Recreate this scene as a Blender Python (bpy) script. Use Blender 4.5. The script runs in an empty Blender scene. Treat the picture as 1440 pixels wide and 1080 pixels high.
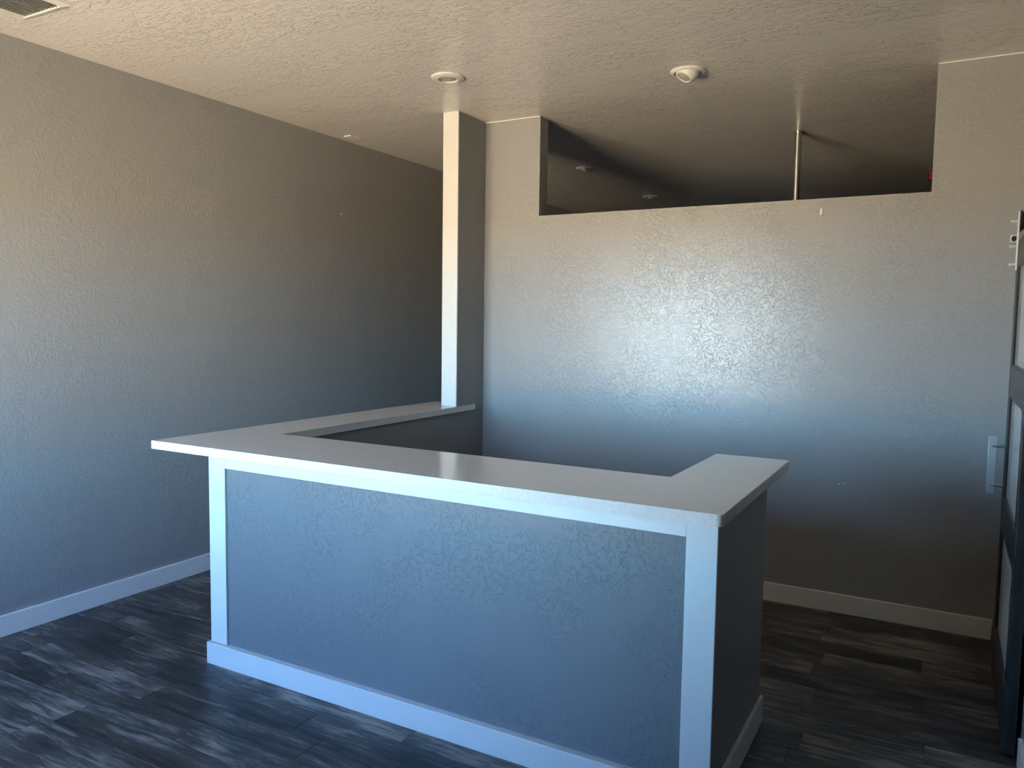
import bpy, bmesh, math, random
from mathutils import Vector, Matrix

random.seed(7)
scene = bpy.context.scene
COL = scene.collection

# ------------------------------------------------------------------ camera
YAW, PITCH, ROLL, FPX = 0.5092, -0.0769, 0.0143, 1097.2
fw = Vector((-math.sin(YAW) * math.cos(PITCH), math.cos(YAW) * math.cos(PITCH), math.sin(PITCH)))
rt = Vector((math.cos(YAW), math.sin(YAW), 0))
up = rt.cross(fw)
rt, up = rt * math.cos(ROLL) + up * math.sin(ROLL), up * math.cos(ROLL) - rt * math.sin(ROLL)
cam_data = bpy.data.cameras.new('camera')
cam_data.sensor_width = 36
cam_data.lens = FPX / 1440 * 36
cam_data.clip_start = 0.02
cam = bpy.data.objects.new('camera', cam_data)
COL.objects.link(cam)
m = Matrix((rt, up, -fw)).transposed().to_4x4()
m.translation = Vector((4.1881, -4.7965, 1.6444))
cam.matrix_world = m
scene.camera = cam

# ------------------------------------------------------------------ sky, sun, exposure
world = bpy.data.worlds.new('sky')
scene.world = world
world.use_nodes = True
wn = world.node_tree.nodes
wl = world.node_tree.links
wn.clear()
w_out = wn.new('ShaderNodeOutputWorld')
w_bg = wn.new('ShaderNodeBackground')
w_tc = wn.new('ShaderNodeTexCoord')
w_sep = wn.new('ShaderNodeSeparateXYZ')
w_ramp = wn.new('ShaderNodeValToRGB')
SKY_HORIZON = (0.53, 0.95, 1.28, 1)
SKY_MID = (0.135, 0.31, 0.65, 1)
SKY_ZENITH = (0.06, 0.17, 0.48, 1)
w_ramp.color_ramp.elements[0].color = SKY_HORIZON
w_ramp.color_ramp.elements[1].color = SKY_ZENITH
w_ramp.color_ramp.elements.new(0.30).color = SKY_MID
w_bg.inputs['Strength'].default_value = 23.0
wl.new(w_tc.outputs['Generated'], w_sep.inputs[0])
wl.new(w_sep.outputs[2], w_ramp.inputs[0])
wl.new(w_ramp.outputs[0], w_bg.inputs['Color'])
wl.new(w_bg.outputs[0], w_out.inputs['Surface'])

sun_data = bpy.data.lights.new('sun', 'SUN')
sun_data.energy = 122.0
sun_data.angle = math.radians(0.53)
sun_data.color = (1.0, 0.93, 0.82)
sun = bpy.data.objects.new('sun', sun_data)
COL.objects.link(sun)
sun_dir = Vector((0.25, math.cos(math.radians(58)), math.sin(math.radians(58)))).normalized()
sun.rotation_euler = sun_dir.to_track_quat('Z', 'Y').to_euler()
sun.location = (0, 10, 20)

scene.view_settings.view_transform = 'Standard'
scene.view_settings.look = 'None'
scene.view_settings.gamma = 1.0
scene.view_settings.use_curve_mapping = False
scene.view_settings.exposure = 0.90
scene.cycles.use_denoising = True
scene.cycles.max_bounces = 10
scene.cycles.diffuse_bounces = 6
scene.cycles.use_guiding = True
scene.cycles.caustics_reflective = False

CEIL = 3.05


# ------------------------------------------------------------------ materials
def new_mat(name):
    mt = bpy.data.materials.new(name)
    mt.use_nodes = True
    nt = mt.node_tree
    return mt, nt, nt.nodes['Principled BSDF']


def plain(name, col, rough=0.5, metal=0.0, spec=0.5):
    mt, nt, b = new_mat(name)
    tc = nt.nodes.new('ShaderNodeTexCoord')
    no = nt.nodes.new('ShaderNodeTexNoise')
    no.inputs['Scale'].default_value = 9
    no.inputs['Detail'].default_value = 4
    nt.links.new(tc.outputs['Object'], no.inputs['Vector'])
    mx = nt.nodes.new('ShaderNodeMix')
    mx.data_type = 'RGBA'
    mx.inputs[6].default_value = (*[c * 0.95 for c in col], 1)
    mx.inputs[7].default_value = (*[min(1, c * 1.04) for c in col], 1)
    nt.links.new(no.outputs[0], mx.inputs[0])
    nt.links.new(mx.outputs[2], b.inputs['Base Color'])
    b.inputs['Roughness'].default_value = rough
    b.inputs['Metallic'].default_value = metal
    b.inputs['Specular IOR Level'].default_value = spec
    return mt


def plaster(name, col, rough, scale, stretch, dist, lo, hi, patch=0.8, spec=0.5):
    """Painted drywall with a trowelled (knock-down) relief; the relief fades in and out in patches."""
    mt, nt, b = new_mat(name)
    N, L = nt.nodes, nt.links
    tc = N.new('ShaderNodeTexCoord')
    mp = N.new('ShaderNodeMapping')
    mp.inputs['Scale'].default_value = stretch
    L.new(tc.outputs['Object'], mp.inputs['Vector'])
    # domain warp
    wz = N.new('ShaderNodeTexNoise')
    wz.inputs['Scale'].default_value = scale * 0.35
    wz.inputs['Detail'].default_value = 3
    L.new(mp.outputs[0], wz.inputs['Vector'])
    va = N.new('ShaderNodeVectorMath')
    va.operation = 'MULTIPLY_ADD'
    va.inputs[1].default_value = (0.09, 0.09, 0.09)
    L.new(wz.outputs['Color'], va.inputs[0])
    L.new(mp.outputs[0], va.inputs[2])
    n1 = N.new('ShaderNodeTexNoise')
    n1.inputs['Scale'].default_value = scale
    n1.inputs['Detail'].default_value = 3.0
    n1.inputs['Roughness'].default_value = 0.55
    L.new(va.outputs[0], n1.inputs['Vector'])
    r1 = N.new('ShaderNodeMapRange')
    r1.interpolation_type = 'SMOOTHSTEP'
    r1.inputs[1].default_value = lo
    r1.inputs[2].default_value = hi
    L.new(n1.outputs[0], r1.inputs[0])
    n2 = N.new('ShaderNodeTexNoise')
    n2.inputs['Scale'].default_value = scale * 0.06
    n2.inputs['Detail'].default_value = 2
    L.new(mp.outputs[0], n2.inputs['Vector'])
    r2 = N.new('ShaderNodeMapRange')
    r2.inputs[1].default_value = 0.38
    r2.inputs[2].default_value = 0.62
    r2.inputs[3].default_value = 1 - patch
    r2.inputs[4].default_value = 1
    L.new(n2.outputs[0], r2.inputs[0])
    ml = N.new('ShaderNodeMath')
    ml.operation = 'MULTIPLY'
    L.new(r1.outputs[0], ml.inputs[0])
    L.new(r2.outputs[0], ml.inputs[1])
    bp = N.new('ShaderNodeBump')
    bp.inputs['Strength'].default_value = 1.0
    bp.inputs['Distance'].default_value = dist
    L.new(ml.outputs[0], bp.inputs['Height'])
    L.new(bp.outputs[0], b.inputs['Normal'])
    mx = N.new('ShaderNodeMix')
    mx.data_type = 'RGBA'
    mx.inputs[6].default_value = (*[c * 0.97 for c in col], 1)
    mx.inputs[7].default_value = (*[min(1, c * 1.03) for c in col], 1)
    L.new(n2.outputs[0], mx.inputs[0])
    L.new(mx.outputs[2], b.inputs['Base Color'])
    b.inputs['Roughness'].default_value = rough
    b.inputs['Specular IOR Level'].default_value = spec
    return mt


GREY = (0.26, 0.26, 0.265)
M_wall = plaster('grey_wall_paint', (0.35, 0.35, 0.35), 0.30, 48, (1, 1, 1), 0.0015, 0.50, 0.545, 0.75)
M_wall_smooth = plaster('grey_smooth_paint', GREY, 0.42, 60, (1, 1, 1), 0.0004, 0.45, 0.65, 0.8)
M_panel = plaster('grey_desk_panel_darkened', (0.185, 0.188, 0.195), 0.33, 55, (1, 1, 1), 0.0018, 0.54, 0.585, 0.9)  # wall grey darkened in the colour to offset strong window light on the panel
M_ceil = plaster('ceiling_paint', (0.84, 0.79, 0.745), 0.27, 50, (0.40, 1.25, 1), 0.0090, 0.51, 0.60, 0.9)
M_white = plain('white_trim_paint', (0.84, 0.83, 0.81), 0.35)
M_fixture = plain('white_fixture_enamel', (0.82, 0.80, 0.75), 0.4)
M_lens = plain('lamp_lens', (0.42, 0.40, 0.37), 0.3)
M_dark = plain('dark_gap', (0.02, 0.02, 0.02), 0.6)
M_steel = plain('brushed_steel', (0.62, 0.61, 0.58), 0.28, 1.0)
M_strap = plain('zinc_plated_steel', (0.72, 0.71, 0.68), 0.35, 0.25)
M_pull = plain('hammered_pull_metal', (0.52, 0.53, 0.54), 0.30, 0.5)
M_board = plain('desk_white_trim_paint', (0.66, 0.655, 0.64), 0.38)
M_face = plain('column_white_paint', (0.74, 0.73, 0.705), 0.35)
M_galv = plain('galvanised_pipe', (0.66, 0.64, 0.60), 0.30, 1.0)
M_black = plain('black_rubber', (0.012, 0.012, 0.012), 0.45)
M_red = plain('red_plastic', (0.42, 0.012, 0.014), 0.35)
M_alu = plain('dark_bronze_aluminium', (0.06, 0.055, 0.05), 0.4, 0.6)
M_slab = plain('concrete_slab', (0.03, 0.032, 0.036), 0.5)


def quartz():
    mt, nt, b = new_mat('white_quartz')
    N, L = nt.nodes, nt.links
    tc = N.new('ShaderNodeTexCoord')
    n = N.new('ShaderNodeTexNoise')
    n.inputs['Scale'].default_value = 140
    n.inputs['Detail'].default_value = 5
    L.new(tc.outputs['Object'], n.inputs['Vector'])
    r = N.new('ShaderNodeValToRGB')
    r.color_ramp.elements[0].position = 0.3
    r.color_ramp.elements[0].color = (0.64, 0.62, 0.59, 1)
    r.color_ramp.elements[1].position = 0.62
    r.color_ramp.elements[1].color = (0.73, 0.715, 0.69, 1)
    L.new(n.outputs[0], r.inputs[0])
    L.new(r.outputs[0], b.inputs['Base Color'])
    b.inputs['Roughness'].default_value = 0.16
    b.inputs['Specular IOR Level'].default_value = 0.38
    return mt


M_quartz = quartz()


def plank_mat():
    mt, nt, b = new_mat('charcoal_vinyl_plank')
    N, L = nt.nodes, nt.links
    tc = N.new('ShaderNodeTexCoord')
    oi = N.new('ShaderNodeObjectInfo')
    ms = N.new('ShaderNodeMath')
    ms.operation = 'MULTIPLY'
    ms.inputs[1].default_value = 97.0
    L.new(oi.outputs['Random'], ms.inputs[0])
    cb = N.new('ShaderNodeCombineXYZ')
    L.new(ms.outputs[0], cb.inputs[0])
    L.new(ms.outputs[0], cb.inputs[1])
    L.new(ms.outputs[0], cb.inputs[2])
    ad = N.new('ShaderNodeVectorMath')
    ad.operation = 'ADD'
    L.new(tc.outputs['Object'], ad.inputs[0])
    L.new(cb.outputs[0], ad.inputs[1])
    mp = N.new('ShaderNodeMapping')
    mp.inputs['Scale'].default_value = (1.6, 15, 1)
    L.new(ad.outputs[0], mp.inputs['Vector'])
    n1 = N.new('ShaderNodeTexNoise')
    n1.inputs['Scale'].default_value = 2.0
    n1.inputs['Detail'].default_value = 9
    n1.inputs['Roughness'].default_value = 0.68
    n1.inputs['Distortion'].default_value = 0.9
    L.new(mp.outputs[0], n1.inputs['Vector'])
    mp2 = N.new('ShaderNodeMapping')
    mp2.inputs['Scale'].default_value = (2.2, 5.5, 1)
    L.new(ad.outputs[0], mp2.inputs['Vector'])
    n2 = N.new('ShaderNodeTexNoise')
    n2.inputs['Scale'].default_value = 1.4
    n2.inputs['Detail'].default_value = 4
    L.new(mp2.outputs[0], n2.inputs['Vector'])
    mixf = N.new('ShaderNodeMath')
    mixf.operation = 'MULTIPLY_ADD'
    mixf.inputs[1].default_value = 0.62
    L.new(n1.outputs[0], mixf.inputs[0])
    n2m = N.new('ShaderNodeMath')
    n2m.operation = 'MULTIPLY'
    n2m.inputs[1].default_value = 0.38
    L.new(n2.outputs[0], n2m.inputs[0])
    L.new(n2m.outputs[0], mixf.inputs[2])
    mp3 = N.new('ShaderNodeMapping')
    mp3.inputs['Scale'].default_value = (4.5, 52, 1)
    L.new(ad.outputs[0], mp3.inputs['Vector'])
    n3 = N.new('ShaderNodeTexNoise')
    n3.inputs['Scale'].default_value = 1.6
    n3.inputs['Detail'].default_value = 5
    n3.inputs['Distortion'].default_value = 1.4
    L.new(mp3.outputs[0], n3.inputs['Vector'])
    v3 = N.new('ShaderNodeMath')
    v3.operation = 'MULTIPLY_ADD'
    v3.inputs[1].default_value = 0.26
    L.new(n3.outputs[0], v3.inputs[0])
    L.new(mixf.outputs[0], v3.inputs[2])
    v4 = N.new('ShaderNodeMath')
    v4.operation = 'SUBTRACT'
    v4.inputs[1].default_value = 0.13
    L.new(v3.outputs[0], v4.inputs[0])
    mixf = v4
    sh = N.new('ShaderNodeMath')
    sh.operation = 'MULTIPLY_ADD'
    sh.inputs[1].default_value = 0.10
    L.new(oi.outputs['Random'], sh.inputs[0])
    L.new(mixf.outputs[0], sh.inputs[2])
    r = N.new('ShaderNodeValToRGB')
    e = r.color_ramp.elements
    e[0].position = 0.43
    e[0].color = (0.014, 0.014, 0.016, 1)
    e[1].position = 0.74
    e[1].color = (0.32, 0.27, 0.235, 1)
    k = e.new(0.55)
    k.color = (0.056, 0.051, 0.048, 1)
    L.new(sh.outputs[0], r.inputs[0])
    L.new(r.outputs[0], b.inputs['Base Color'])
    bp = N.new('ShaderNodeBump')
    bp.inputs['Distance'].default_value = 0.0008
    bp.inputs['Strength'].default_value = 0.6
    L.new(n1.outputs[0], bp.inputs['Height'])
    L.new(bp.outputs[0], b.inputs['Normal'])
    b.inputs['Roughness'].default_value = 0.38
    b.inputs['Specular IOR Level'].default_value = 0.4
    return mt


M_plank = plank_mat()


def door_wood():
    mt, nt, b = new_mat('grey_stained_wood')
    N, L = nt.nodes, nt.links
    tc = N.new('ShaderNodeTexCoord')
    mp = N.new('ShaderNodeMapping')
    mp.inputs['Scale'].default_value = (40, 40, 2.5)
    L.new(tc.outputs['Object'], mp.inputs['Vector'])
    n = N.new('ShaderNodeTexNoise')
    n.inputs['Scale'].default_value = 1.6
    n.inputs['Detail'].default_value = 6
    L.new(mp.outputs[0], n.inputs['Vector'])
    r = N.new('ShaderNodeValToRGB')
    r.color_ramp.elements[0].position = 0.35
    r.color_ramp.elements[0].color = (0.013, 0.013, 0.013, 1)
    r.color_ramp.elements[1].position = 0.7
    r.color_ramp.elements[1].color = (0.034, 0.032, 0.030, 1)
    L.new(n.outputs[0], r.inputs[0])
    L.new(r.outputs[0], b.inputs['Base Color'])
    b.inputs['Roughness'].default_value = 0.36
    b.inputs['Specular IOR Level'].default_value = 0.35
    return mt


M_wood = door_wood()


def frosted():
    mt, nt, b = new_mat('frosted_glass')
    N, L = nt.nodes, nt.links
    tc = N.new('ShaderNodeTexCoord')
    n = N.new('ShaderNodeTexNoise')
    n.inputs['Scale'].default_value = 300
    L.new(tc.outputs['Object'], n.inputs['Vector'])
    bp = N.new('ShaderNodeBump')
    bp.inputs['Distance'].default_value = 0.00004
    L.new(n.outputs[0], bp.inputs['Height'])
    L.new(bp.outputs[0], b.inputs['Normal'])
    b.inputs['Base Color'].default_value = (0.85, 0.87, 0.86, 1)
    b.inputs['Roughness'].default_value = 0.05
    b.inputs['IOR'].default_value = 1.52
    return mt


M_frost = frosted()


def clear_glass():
    mt = bpy.data.materials.new('window_glass')
    mt.use_nodes = True
    N, L = mt.node_tree.nodes, mt.node_tree.links
    N.clear()
    o = N.new('ShaderNodeOutputMaterial')
    mx = N.new('ShaderNodeMixShader')
    fr = N.new('ShaderNodeFresnel')
    fr.inputs[0].default_value = 1.45
    t = N.new('ShaderNodeBsdfTransparent')
    t.inputs[0].default_value = (0.96, 0.98, 0.97, 1)
    g = N.new('ShaderNodeBsdfGlossy')
    g.inputs['Roughness'].default_value = 0.0
    L.new(fr.outputs[0], mx.inputs[0])
    L.new(t.outputs[0], mx.inputs[1])
    L.new(g.outputs[0], mx.inputs[2])
    L.new(mx.outputs[0], o.inputs[0])
    return mt


M_glass = clear_glass()


def ground_mat():
    mt, nt, b = new_mat('sunlit_paving')
    N, L = nt.nodes, nt.links
    tc = N.new('ShaderNodeTexCoord')
    n = N.new('ShaderNodeTexNoise')
    n.inputs['Scale'].default_value = 0.8
    n.inputs['Detail'].default_value = 8
    L.new(tc.outputs['Object'], n.inputs['Vector'])
    r = N.new('ShaderNodeValToRGB')
    r.color_ramp.elements[0].position = 0.3
    r.color_ramp.elements[0].color = (0.57, 0.435, 0.265, 1)
    r.color_ramp.elements[1].position = 0.7
    r.color_ramp.elements[1].color = (0.67, 0.515, 0.32, 1)
    L.new(n.outputs[0], r.inputs[0])
    L.new(r.outputs[0], b.inputs['Base Color'])
    b.inputs['Roughness'].default_value = 0.9
    b.inputs['Specular IOR Level'].default_value = 0.1
    return mt


M_ground = ground_mat()


# ------------------------------------------------------------------ mesh helpers
def box(bm, x0, y0, z0, x1, y1, z1, bev=0.0):
    r = bmesh.ops.create_cube(bm, size=1)
    vs = r['verts']
    for v in vs:
        v.co = Vector((x0 if v.co.x < 0 else x1, y0 if v.co.y < 0 else y1, z0 if v.co.z < 0 else z1))
    if bev:
        es = list({e for v in vs for e in v.link_edges})
        bmesh.ops.bevel(bm, geom=es, offset=bev, segments=2, affect='EDGES', profile=0.5)


def prism(bm, pts, z0, z1):
    lo = [bm.verts.new((x, y, z0)) for x, y in pts]
    hi = [bm.verts.new((x, y, z1)) for x, y in pts]
    n = len(pts)
    bm.faces.new(list(reversed(lo)))
    bm.faces.new(hi)
    for i in range(n):
        bm.faces.new((lo[i], lo[(i + 1) % n], hi[(i + 1) % n], hi[i]))


def lathe(bm, prof, seg=40, cap_start=False, cap_end=False):
    rings = []
    for r, z in prof:
        rings.append([bm.verts.new((r * math.cos(2 * math.pi * k / seg), r * math.sin(2 * math.pi * k / seg), z)) for k in range(seg)])
    for a, b_ in zip(rings, rings[1:]):
        for k in range(seg):
            bm.faces.new((a[k], a[(k + 1) % seg], b_[(k + 1) % seg], b_[k]))
    if cap_start:
        bm.faces.new(list(reversed(rings[0])))
    if cap_end:
        bm.faces.new(rings[-1])
    return rings


def xform(bm, verts, M):
    for v in verts:
        v.co = M @ v.co


def obj(name, bm, mat, parent=None, loc=None, smooth=False):
    bmesh.ops.recalc_face_normals(bm, faces=bm.faces)
    me = bpy.data.meshes.new(name)
    bm.to_mesh(me)
    bm.free()
    if smooth:
        for p in me.polygons:
            p.use_smooth = True
        me.set_sharp_from_angle(angle=math.radians(40))
    me.materials.append(mat)
    o = bpy.data.objects.new(name, me)
    COL.objects.link(o)
    if parent:
        o.parent = parent
    if loc:
        o.location = loc
    return o


def bxo(name, dims, mat, parent=None, bev=0.0, smooth=None):
    """One box as an object; dims are world metres. Children of an Empty are shifted into its frame."""
    bm = bmesh.new()
    x0, y0, z0, x1, y1, z1 = dims
    if parent is not None:
        px, py, pz = base_of(parent)
        x0, x1, y0, y1, z0, z1 = x0 - px, x1 - px, y0 - py, y1 - py, z0 - pz, z1 - pz
    box(bm, x0, y0, z0, x1, y1, z1, bev)
    return obj(name, bm, mat, parent, smooth=bool(smooth))


def base_of(o):
    p = Vector((0, 0, 0))
    while o is not None:
        p += o.location
        o = o.parent
    return p


def thing(name, label, cat, loc=(0, 0, 0), group=None):
    o = bpy.data.objects.new(name, None)
    o.empty_display_size = 0.1
    COL.objects.link(o)
    o.location = loc
    o['label'] = label
    o['category'] = cat
    if group:
        o['group'] = group
    return o


def tag(o, label, cat, group=None):
    o['label'] = label
    o['category'] = cat
    if group:
        o['group'] = group
    return o


def struct(o):
    o['kind'] = 'structure'
    return o


# ------------------------------------------------------------------ setting: outside ground
bm = bmesh.new()
prism(bm, [(-90, -90), (90, -90), (90, 90), (-90, 90)], -0.30, -0.10)
g = struct(obj('ground', bm, M_ground))

# ------------------------------------------------------------------ setting: room shell
YF = -5.30       # inner face of the front (street) wall
YB = 9.0         # far end of the room behind the partition
XR = 4.506       # inner face of the right wall
XB = 6.5         # right side of the back room
TW = 0.118       # partition thickness
OL, OR_, SILL = 1.702, 4.066, 2.382

floor = bxo('floor', (-0.2, YF - 0.12, -0.10, XB + 0.2, YB + 0.2, -0.004), M_slab)
struct(floor)

struct(bxo('ceiling', (-0.2, YF - 0.12, CEIL, XB + 0.2, YB + 0.2, CEIL + 0.25), M_ceil))
struct(bxo('wall_left', (-0.2, YF, -0.004, 0, YB, CEIL), M_wall))

bm = bmesh.new()
box(bm, 1.1507, 0, -0.004, OL, TW, CEIL)
box(bm, OR_, 0, -0.004, XR, TW, CEIL)
box(bm, OL, 0, -0.004, OR_, TW, SILL)
bmesh.ops.remove_doubles(bm, verts=bm.verts, dist=1e-5)
struct(obj('wall_back', bm, M_wall))

struct(bxo('wall_right', (XR, YF, -0.004, XR + 0.15, TW, CEIL), M_wall))
bm = bmesh.new()
box(bm, XR + 0.15, 0, -0.004, XB, TW, CEIL)
box(bm, XB, 0, -0.004, XB + 0.2, YB, CEIL)
struct(obj('wall_side', bm, M_wall))
struct(bxo('wall_far', (-0.2, YB, -0.004, XB + 0.2, YB + 0.2, CEIL), M_wall))

# front wall with the storefront window that lights the room
WX0, WX1, WZ0, WZ1 = 0.10, 2.25, 0.75, 2.25
bm = bmesh.new()
box(bm, -0.2, YF - 0.12, -0.004, WX0, YF, CEIL)
box(bm, WX1, YF - 0.12, -0.004, XR + 0.15, YF, CEIL)
box(bm, WX0, YF - 0.12, -0.004, WX1, YF, WZ0)
box(bm, WX0, YF - 0.12, WZ1, WX1, YF, CEIL)
struct(obj('wall_front', bm, M_wall))

win = bpy.data.objects.new('window_1', None)
COL.objects.link(win)
win.location = (WX0, YF - 0.06, WZ0)
struct(win)
fr = 0.05
xm = (WX0 + WX1) / 2
for d in ((WX0, WX0 + fr, WZ0, WZ1), (WX1 - fr, WX1, WZ0, WZ1), (xm - fr / 2, xm + fr / 2, WZ0 + fr, WZ1 - fr)):
    bxo('jamb', (d[0], YF - 0.11, d[2], d[1], YF - 0.01, d[3]), M_alu, win, 0.003)
for z0, z1 in ((WZ0, WZ0 + fr), (WZ1 - fr, WZ1)):
    bxo('rail', (WX0 + fr, YF - 0.11, z0, WX1 - fr, YF - 0.01, z1), M_alu, win, 0.003)
for a, b_ in ((WX0 + fr, xm - fr / 2), (xm + fr / 2, WX1 - fr)):
    bm = bmesh.new()
    px, py, pz = win.location
    vs = [bm.verts.new(v) for v in ((a - px, 0, fr), (b_ - px, 0, fr), (b_ - px, 0, WZ1 - WZ0 - fr), (a - px, 0, WZ1 - WZ0 - fr))]
    bm.faces.new(vs)
    obj('glass_pane', bm, M_glass, win)

# floor planks: 0.148 m wide, 0.914 m long, running along x
PW, PL = 0.148, 0.914
ROW0 = 0.092           # a row boundary falls on y = 0.092 - 0.148 k
joint_hint = {15: 0.295, 18: 1.20, 19: 0.70, 20: 1.07}
gap = 0.0012
plank_meshes = {}


def plank_mesh(x0, x1, y0, y1):
    key = (round(x1 - x0, 3), round(y1 - y0, 3))
    if key not in plank_meshes:
        bm = bmesh.new()
        lx, ly = (x1 - x0) / 2 - gap / 2, (y1 - y0) / 2 - gap / 2
        c = 0.0012
        for dx, dy, z in ((lx, ly, -0.0045), (lx, ly, -c), (lx - c, ly - c, 0.0)):
            for sx, sy in ((-1, -1), (1, -1), (1, 1), (-1, 1)):
                bm.verts.new((sx * dx, sy * dy, z))
        bm.verts.ensure_lookup_table()
        V = bm.verts
        for l in (0, 4):
            for i in range(4):
                bm.faces.new((V[l + i], V[l + (i + 1) % 4], V[l + 4 + (i + 1) % 4], V[l + 4 + i]))
        bm.faces.new((V[8], V[9], V[10], V[11]))
        bm.faces.new((V[3], V[2], V[1], V[0]))
        bmesh.ops.recalc_face_normals(bm, faces=bm.faces)
        me = bpy.data.meshes.new('plank')
        bm.to_mesh(me)
        bm.free()
        me.materials.append(M_plank)
        plank_meshes[key] = me
    return plank_meshes[key]


k = 0
while True:
    y1 = ROW0 - PW * k
    y0 = y1 - PW
    if y1 <= YF:
        break
    yy1, yy0 = min(y1, 0.0), max(y0, YF)
    j = joint_hint.get(k, (0.31 * k + 0.17 * (k % 3)) % PL)
    xs = [0.0]
    x = (j % PL)
    while x < XR:
        if x > 0.06 and x < XR - 0.04:
            xs.append(x)
        x += PL
    xs.append(XR)
    for a, b_ in zip(xs, xs[1:]):
        p = bpy.data.objects.new('plank', plank_mesh(a, b_, yy0, yy1))
        COL.objects.link(p)
        p.parent = floor
        p.location = ((a + b_) / 2, (yy0 + yy1) / 2, 0.0)
    k += 1

# baseboards
BB = 0.110


def baseboard(name, dims):
    return struct(bxo(name, dims, M_white, None, 0.0025))


baseboard('baseboard_left', (0, YF, 0, 0.015, YB, BB))
baseboard('baseboard_back', (1.286, -0.015, 0, 4.462, 0, BB))
baseboard('baseboard_right', (XR - 0.015, YF, 0, XR, -1.37, BB))

# caulk bead between partition and ceiling
bm = bmesh.new()
box(bm, 1.272, -0.006, CEIL - 0.005, OL - 0.003, 0, CEIL)
box(bm, OR_ + 0.004, -0.006, CEIL - 0.005, XR, 0, CEIL)
struct(obj('trim_1', bm, M_white))

# ------------------------------------------------------------------ reception desk
CH, TK = 1.0762, 0.0394
LO = CH - TK
DL, DR, DF = 1.167, 3.570, -2.297       # outer faces of the desk's stud walls
desk = thing('reception_desk', 'grey textured U-shaped reception desk with white corner boards and plinth', 'reception desk', (2.4, -2.2, 0))


def P2(pts):
    return [(x - 2.4, y + 2.2) for x, y in pts]


bm = bmesh.new()
prism(bm, P2([(DL, DF), (DR, DF), (DR, -1.536), (DR - 0.118, -1.536), (DR - 0.118, DF + 0.118),
              (1.2717, DF + 0.118), (1.2717, -0.001), (DL - 0.0163, -0.001), (DL - 0.0163, -0.36), (DL, -0.36)]), 0, LO)
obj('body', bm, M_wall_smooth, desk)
bm = bmesh.new()
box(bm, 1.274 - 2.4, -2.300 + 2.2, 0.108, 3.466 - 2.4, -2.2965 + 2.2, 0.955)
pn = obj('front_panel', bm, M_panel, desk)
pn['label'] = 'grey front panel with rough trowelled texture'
BT = -2.3125
for x0, x1 in ((DL, 1.275), (3.4655, DR)):
    o = bxo('corner_board', (x0, BT, BB - 0.004, x1, DF, LO), M_board, desk, 0.002)
o = bxo('top_board', (1.275, BT, 0.954, 3.4655, DF, LO), M_board, desk, 0.002)
bxo('plinth_board', (DL - 0.015, BT - 0.015, 0, DR, BT, BB - 0.006), M_board, desk, 0.002)
bxo('plinth_filler', (DL, BT, 0, DR, DF, BB - 0.008), M_board, desk)
bxo('plinth_board', (DR, BT - 0.015, 0, DR + 0.015, -1.521, BB), M_board, desk, 0.002)
bxo('plinth_board', (DL - 0.015, BT, 0, DL, -0.37, BB - 0.006), M_board, desk, 0.002)
for ch in desk.children:
    if ch.name.startswith(('corner', 'top_b', 'plinth_b')):
        ch['label'] = 'white painted trim board'

# countertop: U-shaped quartz slab notched round the column
CF, CB, CL, CR, CLI, CRI = -2.4551, -1.9624, 0.9496, 3.6165, 1.287, 3.2993
RC = 0.022


def arc(cx, cy, a0, a1, n=6, r=RC):
    return [(cx + r * math.cos(math.radians(a0 + (a1 - a0) * i / n)), cy + r * math.sin(math.radians(a0 + (a1 - a0) * i / n))) for i in range(n + 1)]


pts = [(CL, CF)] + arc(CR - RC, CF + RC, -90, 0) + arc(CR - 0.012, -1.3103 - 0.012, 0, 90, 4, 0.012) \
    + arc(CRI + 0.012, -1.3103 - 0.012, 90, 180, 4, 0.012) \
    + [(CRI, CB), (CLI, CB), (CLI, -0.130), (1.2735, -0.130), (1.2735, -0.3555), (1.149, -0.3555), (1.149, -0.130), (CL, -0.130)]
bm = bmesh.new()
prism(bm, pts, LO, CH)
hz = [e for e in bm.edges if abs(e.verts[0].co.z - e.verts[1].co.z) < 1e-6]
bmesh.ops.bevel(bm, geom=hz, offset=0.003, segments=2, affect='EDGES', profile=0.5)
ct = obj('countertop', bm, M_quartz, None)
tag(ct, 'white quartz U-shaped countertop on top of the reception desk', 'countertop')

# ------------------------------------------------------------------ column at the end of the counter
colm = thing('column', 'slim grey column with white front face rising to the ceiling from the countertop end', 'column', (1.2112, -0.18, LO))
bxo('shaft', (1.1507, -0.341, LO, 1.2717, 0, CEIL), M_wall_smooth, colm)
fb = bxo('face_board', (1.1507, -0.353, LO, 1.2717, -0.341, CEIL), M_face, colm, 0.0015)
fb['label'] = 'white front face board'

# ------------------------------------------------------------------ ceiling fixtures
def downlight(name, label, x, y, group=None):
    t = thing(name, label, 'downlight', (x, y, CEIL), group)
    bm = bmesh.new()
    lathe(bm, [(0.098, 0.0), (0.098, -0.003), (0.094, -0.007), (0.086, -0.010), (0.070, -0.013), (0.058, -0.015), (0.054, -0.013), (0.052, -0.004), (0.052, -0.0002)], 48)
    obj('trim_ring', bm, M_fixture, t, smooth=True)
    bm = bmesh.new()
    lathe(bm, [(0.0518, -0.0006), (0.0495, -0.0030), (0.0480, -0.0006)], 40)
    obj('gap_ring', bm, M_dark, t)
    bm = bmesh.new()
    lathe(bm, [(0.0475, -0.003), (0.046, -0.0095), (0.036, -0.0128), (0.018, -0.0142), (0.002, -0.0145)], 40, cap_end=True)
    o = obj('lens', bm, M_lens, t, smooth=True)
    o['label'] = 'grey lamp face'
    return t


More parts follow.
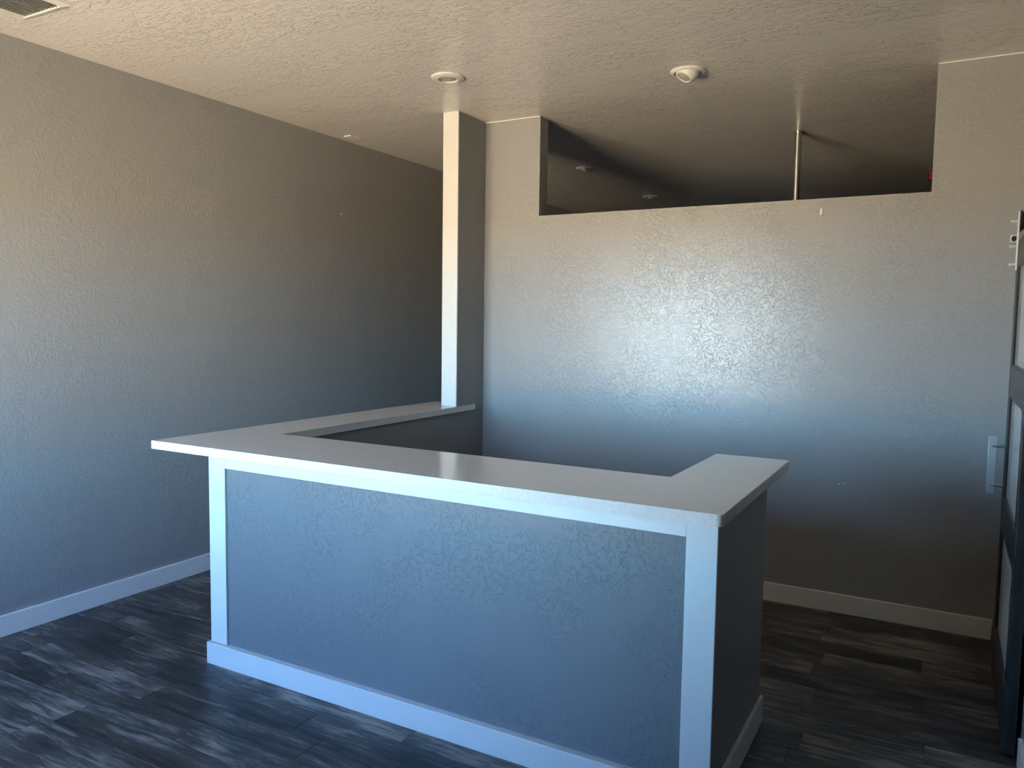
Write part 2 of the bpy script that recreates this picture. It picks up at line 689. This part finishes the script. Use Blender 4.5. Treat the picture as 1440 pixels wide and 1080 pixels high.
def eyeball(name, label, x, y, aim, r=0.062, ring=0.098, group=None):
    t = thing(name, label, 'downlight', (x, y, CEIL), group)
    bm = bmesh.new()
    lathe(bm, [(ring, 0.0), (ring, -0.003), (ring - 0.004, -0.008), (ring - 0.014, -0.012), (r + 0.012, -0.014), (r + 0.006, -0.012), (r + 0.004, -0.002)], 48)
    obj('trim_ring', bm, M_fixture, t, smooth=True)
    # ball, cut flat where the lamp looks out; only what hangs below the ceiling
    q = Vector(aim).normalized().to_track_quat('Z', 'Y').to_matrix()
    c = Vector((0, 0, 0.012))
    bm = bmesh.new()
    a0 = math.radians(38)
    prof = [(r * math.sin(a), r * math.cos(a)) for a in [a0 + (math.pi - 0.02 - a0) * i / 18 for i in range(19)]]
    prof = [(r * math.sin(a0) - 0.007, r * math.cos(a0) - 0.004), (r * math.sin(a0) - 0.005, r * math.cos(a0) + 0.001)] + prof
    lathe(bm, prof, 40, cap_end=True)
    for v in bm.verts:
        v.co = q @ v.co + c
    bmesh.ops.bisect_plane(bm, geom=bm.verts[:] + bm.edges[:] + bm.faces[:], plane_co=(0, 0, -0.0004), plane_no=(0, 0, 1), clear_outer=True)
    obj('ball', bm, M_fixture, t, smooth=True)
    bm = bmesh.new()
    rl = r * math.sin(a0) - 0.0075
    lathe(bm, [(rl, r * math.cos(a0) - 0.006), (rl * 0.7, r * math.cos(a0) + 0.001), (rl * 0.3, r * math.cos(a0) + 0.004), (0.001, r * math.cos(a0) + 0.0045)], 32, cap_end=True)
    for v in bm.verts:
        v.co = q @ v.co + c
    o = obj('lens', bm, M_lens, t, smooth=True)
    o['label'] = 'grey lamp face'
    return t


downlight('recessed_downlight', 'flush round white recessed downlight in the ceiling above the column', 1.603, -0.970)
eyeball('eyeball_downlight', 'white eyeball downlight with tilted ball in the ceiling before the wall opening', 2.855, -0.462, (-0.30, -0.36, -0.80), 0.070)
eyeball('eyeball_downlight', 'small dim eyeball downlight seen through the opening near its left jamb', 1.250, 1.735, (-0.45, -0.1, -0.9), 0.045, 0.075)
eyeball('eyeball_downlight', 'farthest dark downlight low in the opening just above the sill', 1.275, 3.455, (0.2, 0.3, -0.9), 0.045, 0.085)

# air grille at the top left
VX0, VX1, VY0, VY1 = 0.310, 0.662, -3.06, -2.598
vent = thing('air_vent', 'white louvred air vent on the ceiling in the top left corner', 'air vent', ((VX0 + VX1) / 2, (VY0 + VY1) / 2, CEIL))
fwid = 0.034
bm = bmesh.new()
cx, cy = (VX0 + VX1) / 2, (VY0 + VY1) / 2
hx, hy = (VX1 - VX0) / 2, (VY1 - VY0) / 2
# sloped picture-frame profile: outer edge thin, inner lip proud
prof = [(0.0, 0.0), (0.0, -0.004), (0.012, -0.008), (fwid - 0.008, -0.011), (fwid, -0.014), (fwid, -0.001)]
rings = []
for o_, z in prof:
    rings.append([bm.verts.new((sx * (hx - o_), sy * (hy - o_), z)) for sx, sy in ((-1, -1), (1, -1), (1, 1), (-1, 1))])
for a, b_ in zip(rings, rings[1:]):
    for i in range(4):
        bm.faces.new((a[i], a[(i + 1) % 4], b_[(i + 1) % 4], b_[i]))
obj('frame', bm, M_fixture, vent)
bm = bmesh.new()
box(bm, -hx + fwid, -hy + fwid, -0.0015, hx - fwid, hy - fwid, -0.0005)
obj('backing', bm, M_dark, vent)
ns = 13
sl_me = None
for i in range(ns):
    x = -hx + fwid + (i + 0.5) * (2 * (hx - fwid)) / ns
    if sl_me is None:
        bm = bmesh.new()
        s = 0.0062
        vs = [(-s, -0.002), (s, -0.012), (s + 0.0014, -0.0112), (-s + 0.0014, -0.0015)]
        L0 = [bm.verts.new((a, -hy + fwid, z)) for a, z in vs]
        L1 = [bm.verts.new((a, hy - fwid, z)) for a, z in vs]
        bm.faces.new(L0)
        bm.faces.new(L1[::-1])
        for q in range(4):
            bm.faces.new((L0[q], L0[(q + 1) % 4], L1[(q + 1) % 4], L1[q]))
        o = obj('slat', bm, M_fixture, vent, (x, 0, 0))
        sl_me = o.data
    else:
        o = bpy.data.objects.new('slat', sl_me)
        COL.objects.link(o)
        o.parent = vent
        o.location = (x, 0, 0)

# small blank cover plate beside the left wall
bm = bmesh.new()
box(bm, -0.035, -0.0575, -0.007, 0.035, 0.0575, 0, 0.002)
cp = obj('cover_plate', bm, M_fixture, None, (0.127, -0.088, CEIL))
tag(cp, 'small white blank cover plate on the ceiling beside the left wall', 'cover plate')

# ------------------------------------------------------------------ behind the opening: pipe, red alarm
pipe = thing('metal_pipe', 'vertical silver metal pipe rising to the ceiling behind the wall opening', 'pipe', (3.172, 1.185, 0))
bm = bmesh.new()
lathe(bm, [(0.0245, 0.0), (0.0245, CEIL - 0.006)], 32, True, True)
obj('tube', bm, M_galv, pipe, smooth=True)
bm = bmesh.new()
lathe(bm, [(0.0245, CEIL - 0.012), (0.030, CEIL - 0.012), (0.031, CEIL - 0.004), (0.031, CEIL)], 32)
obj('collar', bm, M_galv, pipe, smooth=True)

al = thing('fire_alarm', 'small red ceiling alarm half hidden by the right jamb of the opening', 'alarm', (3.975, 3.30, CEIL))
bm = bmesh.new()
lathe(bm, [(0.036, 0.0), (0.036, -0.018), (0.033, -0.020)], 28, cap_end=True)
obj('base', bm, M_red, al, smooth=True)
bm = bmesh.new()
lathe(bm, [(0.032, -0.019)] + [(0.032 * math.cos(a), -0.035 - 0.032 * math.sin(a)) for a in [math.pi / 2 * i / 8 for i in range(8)]] + [(0.002, -0.0668)], 28, cap_end=True)
obj('dome', bm, M_red, al, smooth=True)


# ------------------------------------------------------------------ small wall hardware
def along(axis, bm):
    """lathe built along z, turned to point along a wall normal"""
    q = Vector(axis).to_track_quat('Z', 'Y').to_matrix()
    for v in bm.verts:
        v.co = q @ v.co


s = thing('wall_screw', 'lone screw head sticking out high on the left wall', 'screw', (0, -0.082, 2.478))
bm = bmesh.new()
lathe(bm, [(0.003, 0), (0.003, 0.014)], 12)
along((1, 0, 0), bm)
obj('shank', bm, M_steel, s, smooth=True)
bm = bmesh.new()
lathe(bm, [(0.003, 0.013), (0.007, 0.016), (0.0075, 0.018), (0.005, 0.020), (0.0005, 0.0205)], 16, True, True)
along((1, 0, 0), bm)
obj('head', bm, M_fixture, s, smooth=True)

hk = thing('wall_hook', 'tiny white hook on the back wall below the opening sill', 'hook', (3.515, 0, 2.305))
bm = bmesh.new()
box(bm, -0.006, -0.004, -0.012, 0.006, 0, 0.022, 0.0015)
obj('plate', bm, M_white, hk, smooth=True)
bm = bmesh.new()
prev = None
for i in range(11):
    a = math.pi * (0.5 + i / 10.0)
    cyy, cz = -0.010 + 0.010 * 0, -0.016
    c = Vector((0, -0.003 - 0.010 * (1 - math.cos(math.pi * i / 10)) / 1.0, -0.012 - 0.010 * math.sin(math.pi * i / 10)))
    ring = [bm.verts.new(c + Vector((0.0028 * math.cos(t), 0, 0.0028 * math.sin(t)))) for t in [2 * math.pi * j_ / 8 for j_ in range(8)]]
    if prev:
        for j_ in range(8):
            bm.faces.new((prev[j_], prev[(j_ + 1) % 8], ring[(j_ + 1) % 8], ring[j_]))
    prev = ring
obj('hook_arm', bm, M_white, hk, smooth=True)

for dx, lab in ((-0.012, 'left one of two white wall anchors low on the back wall'), (0.012, 'right one of two white wall anchors low on the back wall')):
    bm = bmesh.new()
    lathe(bm, [(0.0045, 0), (0.0045, 0.003), (0.0025, 0.0045)], 14, True, True)
    along((0, -1, 0), bm)
    a = obj('wall_anchor', bm, M_white, None, (3.688 + dx, 0, 0.756 + dx * 0.3), smooth=True)
    tag(a, lab, 'wall anchor', 'wall anchors on the back wall')

bm = bmesh.new()
lathe(bm, [(0.002, 0), (0.002, 0.008), (0.005, 0.009), (0.005, 0.0105)], 12, True, True)
along((-1, 0, 0), bm)
nl = obj('nail', bm, M_alu, None, (1.1507, -0.347, 2.375), smooth=True)
tag(nl, 'dark nail in the left edge of the column', 'nail')

# ------------------------------------------------------------------ sliding barn door on the right wall
XD, XDB = 4.445, 4.488      # room-side face, back face
DY0, DY1 = -1.330, -0.430   # near edge, far edge
DZ0, DZ1 = 0.015, 2.060
door = thing('barn_door', 'grey wooden sliding barn door with frosted glass panes on the right wall', 'door', ((XD + XDB) / 2, (DY0 + DY1) / 2, DZ0))
ST = 0.085
for y0, y1 in ((DY0, DY0 + ST), (DY1 - ST, DY1)):
    bxo('stile', (XD, y0, DZ0, XDB, y1, DZ1), M_wood, door, 0.002)
rails = [(DZ0, 0.235), (0.715, 0.865), (1.345, 1.480), (1.945, DZ1)]
for z0, z1 in rails:
    bxo('rail', (XD + 0.001, DY0 + ST, z0, XDB - 0.001, DY1 - ST, z1), M_wood, door, 0.002)
for (a0, a1), (b0, b1) in zip(rails, rails[1:]):
    pane = bxo('glass_pane', (XD + 0.012, DY0 + ST + 0.0005, a1 + 0.0005, XD + 0.020, DY1 - ST - 0.0005, b0 - 0.0005), M_frost, door)
    pane['label'] = 'frosted glass pane'
    # glazing bead round each pane
    bm = bmesh.new()
    ox, oy, oz = door.location
    ya, yb, za, zb = DY0 + ST, DY1 - ST, a1, b0
    w = 0.010
    for q in ((ya, za, yb, za + w), (ya, zb - w, yb, zb), (ya, za + w, ya + w, zb - w), (yb - w, za + w, yb, zb - w)):
        box(bm, XD + 0.004 - ox, q[0] - oy, q[1] - oz, XD + 0.0125 - ox, q[2] - oy, q[3] - oz)
    obj('glazing_bead', bm, M_wood, door)

# pull handle on the far stile
HY = DY1 - 0.045
hd = bxo('pull_handle', (4.376, HY - 0.006, 0.870, 4.410, HY + 0.006, 1.148), M_pull, door, 0.002)
hd['label'] = 'brushed metal pull handle'
for z in (0.912, 1.100):
    bm = bmesh.new()
    lathe(bm, [(0.0075, 0), (0.0075, 4.445 - 4.392), (0.010, 4.445 - 4.394), (0.010, 4.446 - 4.392)], 20, True, True)
    along((1, 0, 0), bm)
    o = obj('standoff', bm, M_steel, hd, smooth=True)
    o.location = Vector((4.392, HY, z)) - base_of(door)

# roller hanger: strap, bolts, wheel
SY0, SY1 = DY1 - 0.070, DY1 - 0.025
strap = bxo('hanger_strap', (XD - 0.007, SY0, 1.925, XD, SY1, 2.195), M_strap, door, 0.002)
strap['label'] = 'pale metal roller strap'
SYC = (SY0 + SY1) / 2
for z in (1.953, 2.035, 2.150):
    bm = bmesh.new()
    lathe(bm, [(0.0055, 0.0), (0.0055, 0.018), (0.0075, 0.018), (0.0075, 0.027), (0.004, 0.029)], 6 if z < 2.1 else 16, True, True)
    along((-1, 0, 0), bm)
    o = obj('bolt', bm, M_strap, strap)
    o.location = Vector((XD - 0.007, SYC, z)) - base_of(door)
bm = bmesh.new()
lathe(bm, [(0.010, -0.012), (0.048, -0.012), (0.050, -0.009), (0.043, -0.004), (0.043, 0.004), (0.050, 0.009), (0.048, 0.012), (0.010, 0.012)], 40, True, True)
along((1, 0, 0), bm)
o = obj('roller_wheel', bm, M_black, door, smooth=True)
o.location = Vector((XD + 0.014, SYC, 2.150)) - base_of(door)
o['label'] = 'black roller wheel'

# track on the wall the wheel rides on, with its end stop
track = thing('door_track', 'flat metal barn door track with square end stop above the barn door', 'track', (XD + 0.014, -1.9, 2.085))
bxo('bar', (XD + 0.011, -2.6, 2.065, XD + 0.017, -0.26, 2.105), M_steel, track, 0.001)
for y in (-0.36, -1.1, -1.8, -2.5):
    bm = bmesh.new()
    lathe(bm, [(0.012, 0), (0.012, XR - XD - 0.017)], 20, True, True)
    along((1, 0, 0), bm)
    o = obj('spacer', bm, M_steel, track, smooth=True)
    o.location = Vector((XD + 0.017, y, 2.085)) - track.location
st = bxo('end_stop', (4.424, -0.275, 2.072, XD + 0.0105, -0.235, 2.110), M_strap, track, 0.002)
st['label'] = 'square end stop with dark rubber bumper'
bm = bmesh.new()
lathe(bm, [(0.0125, 0), (0.0125, 0.006), (0.009, 0.009)], 24, True, True)
along((0, -1, 0), bm)
o = obj('bumper', bm, M_black, st, smooth=True)
o.location = Vector((4.439, -0.275, 2.091)) - track.location
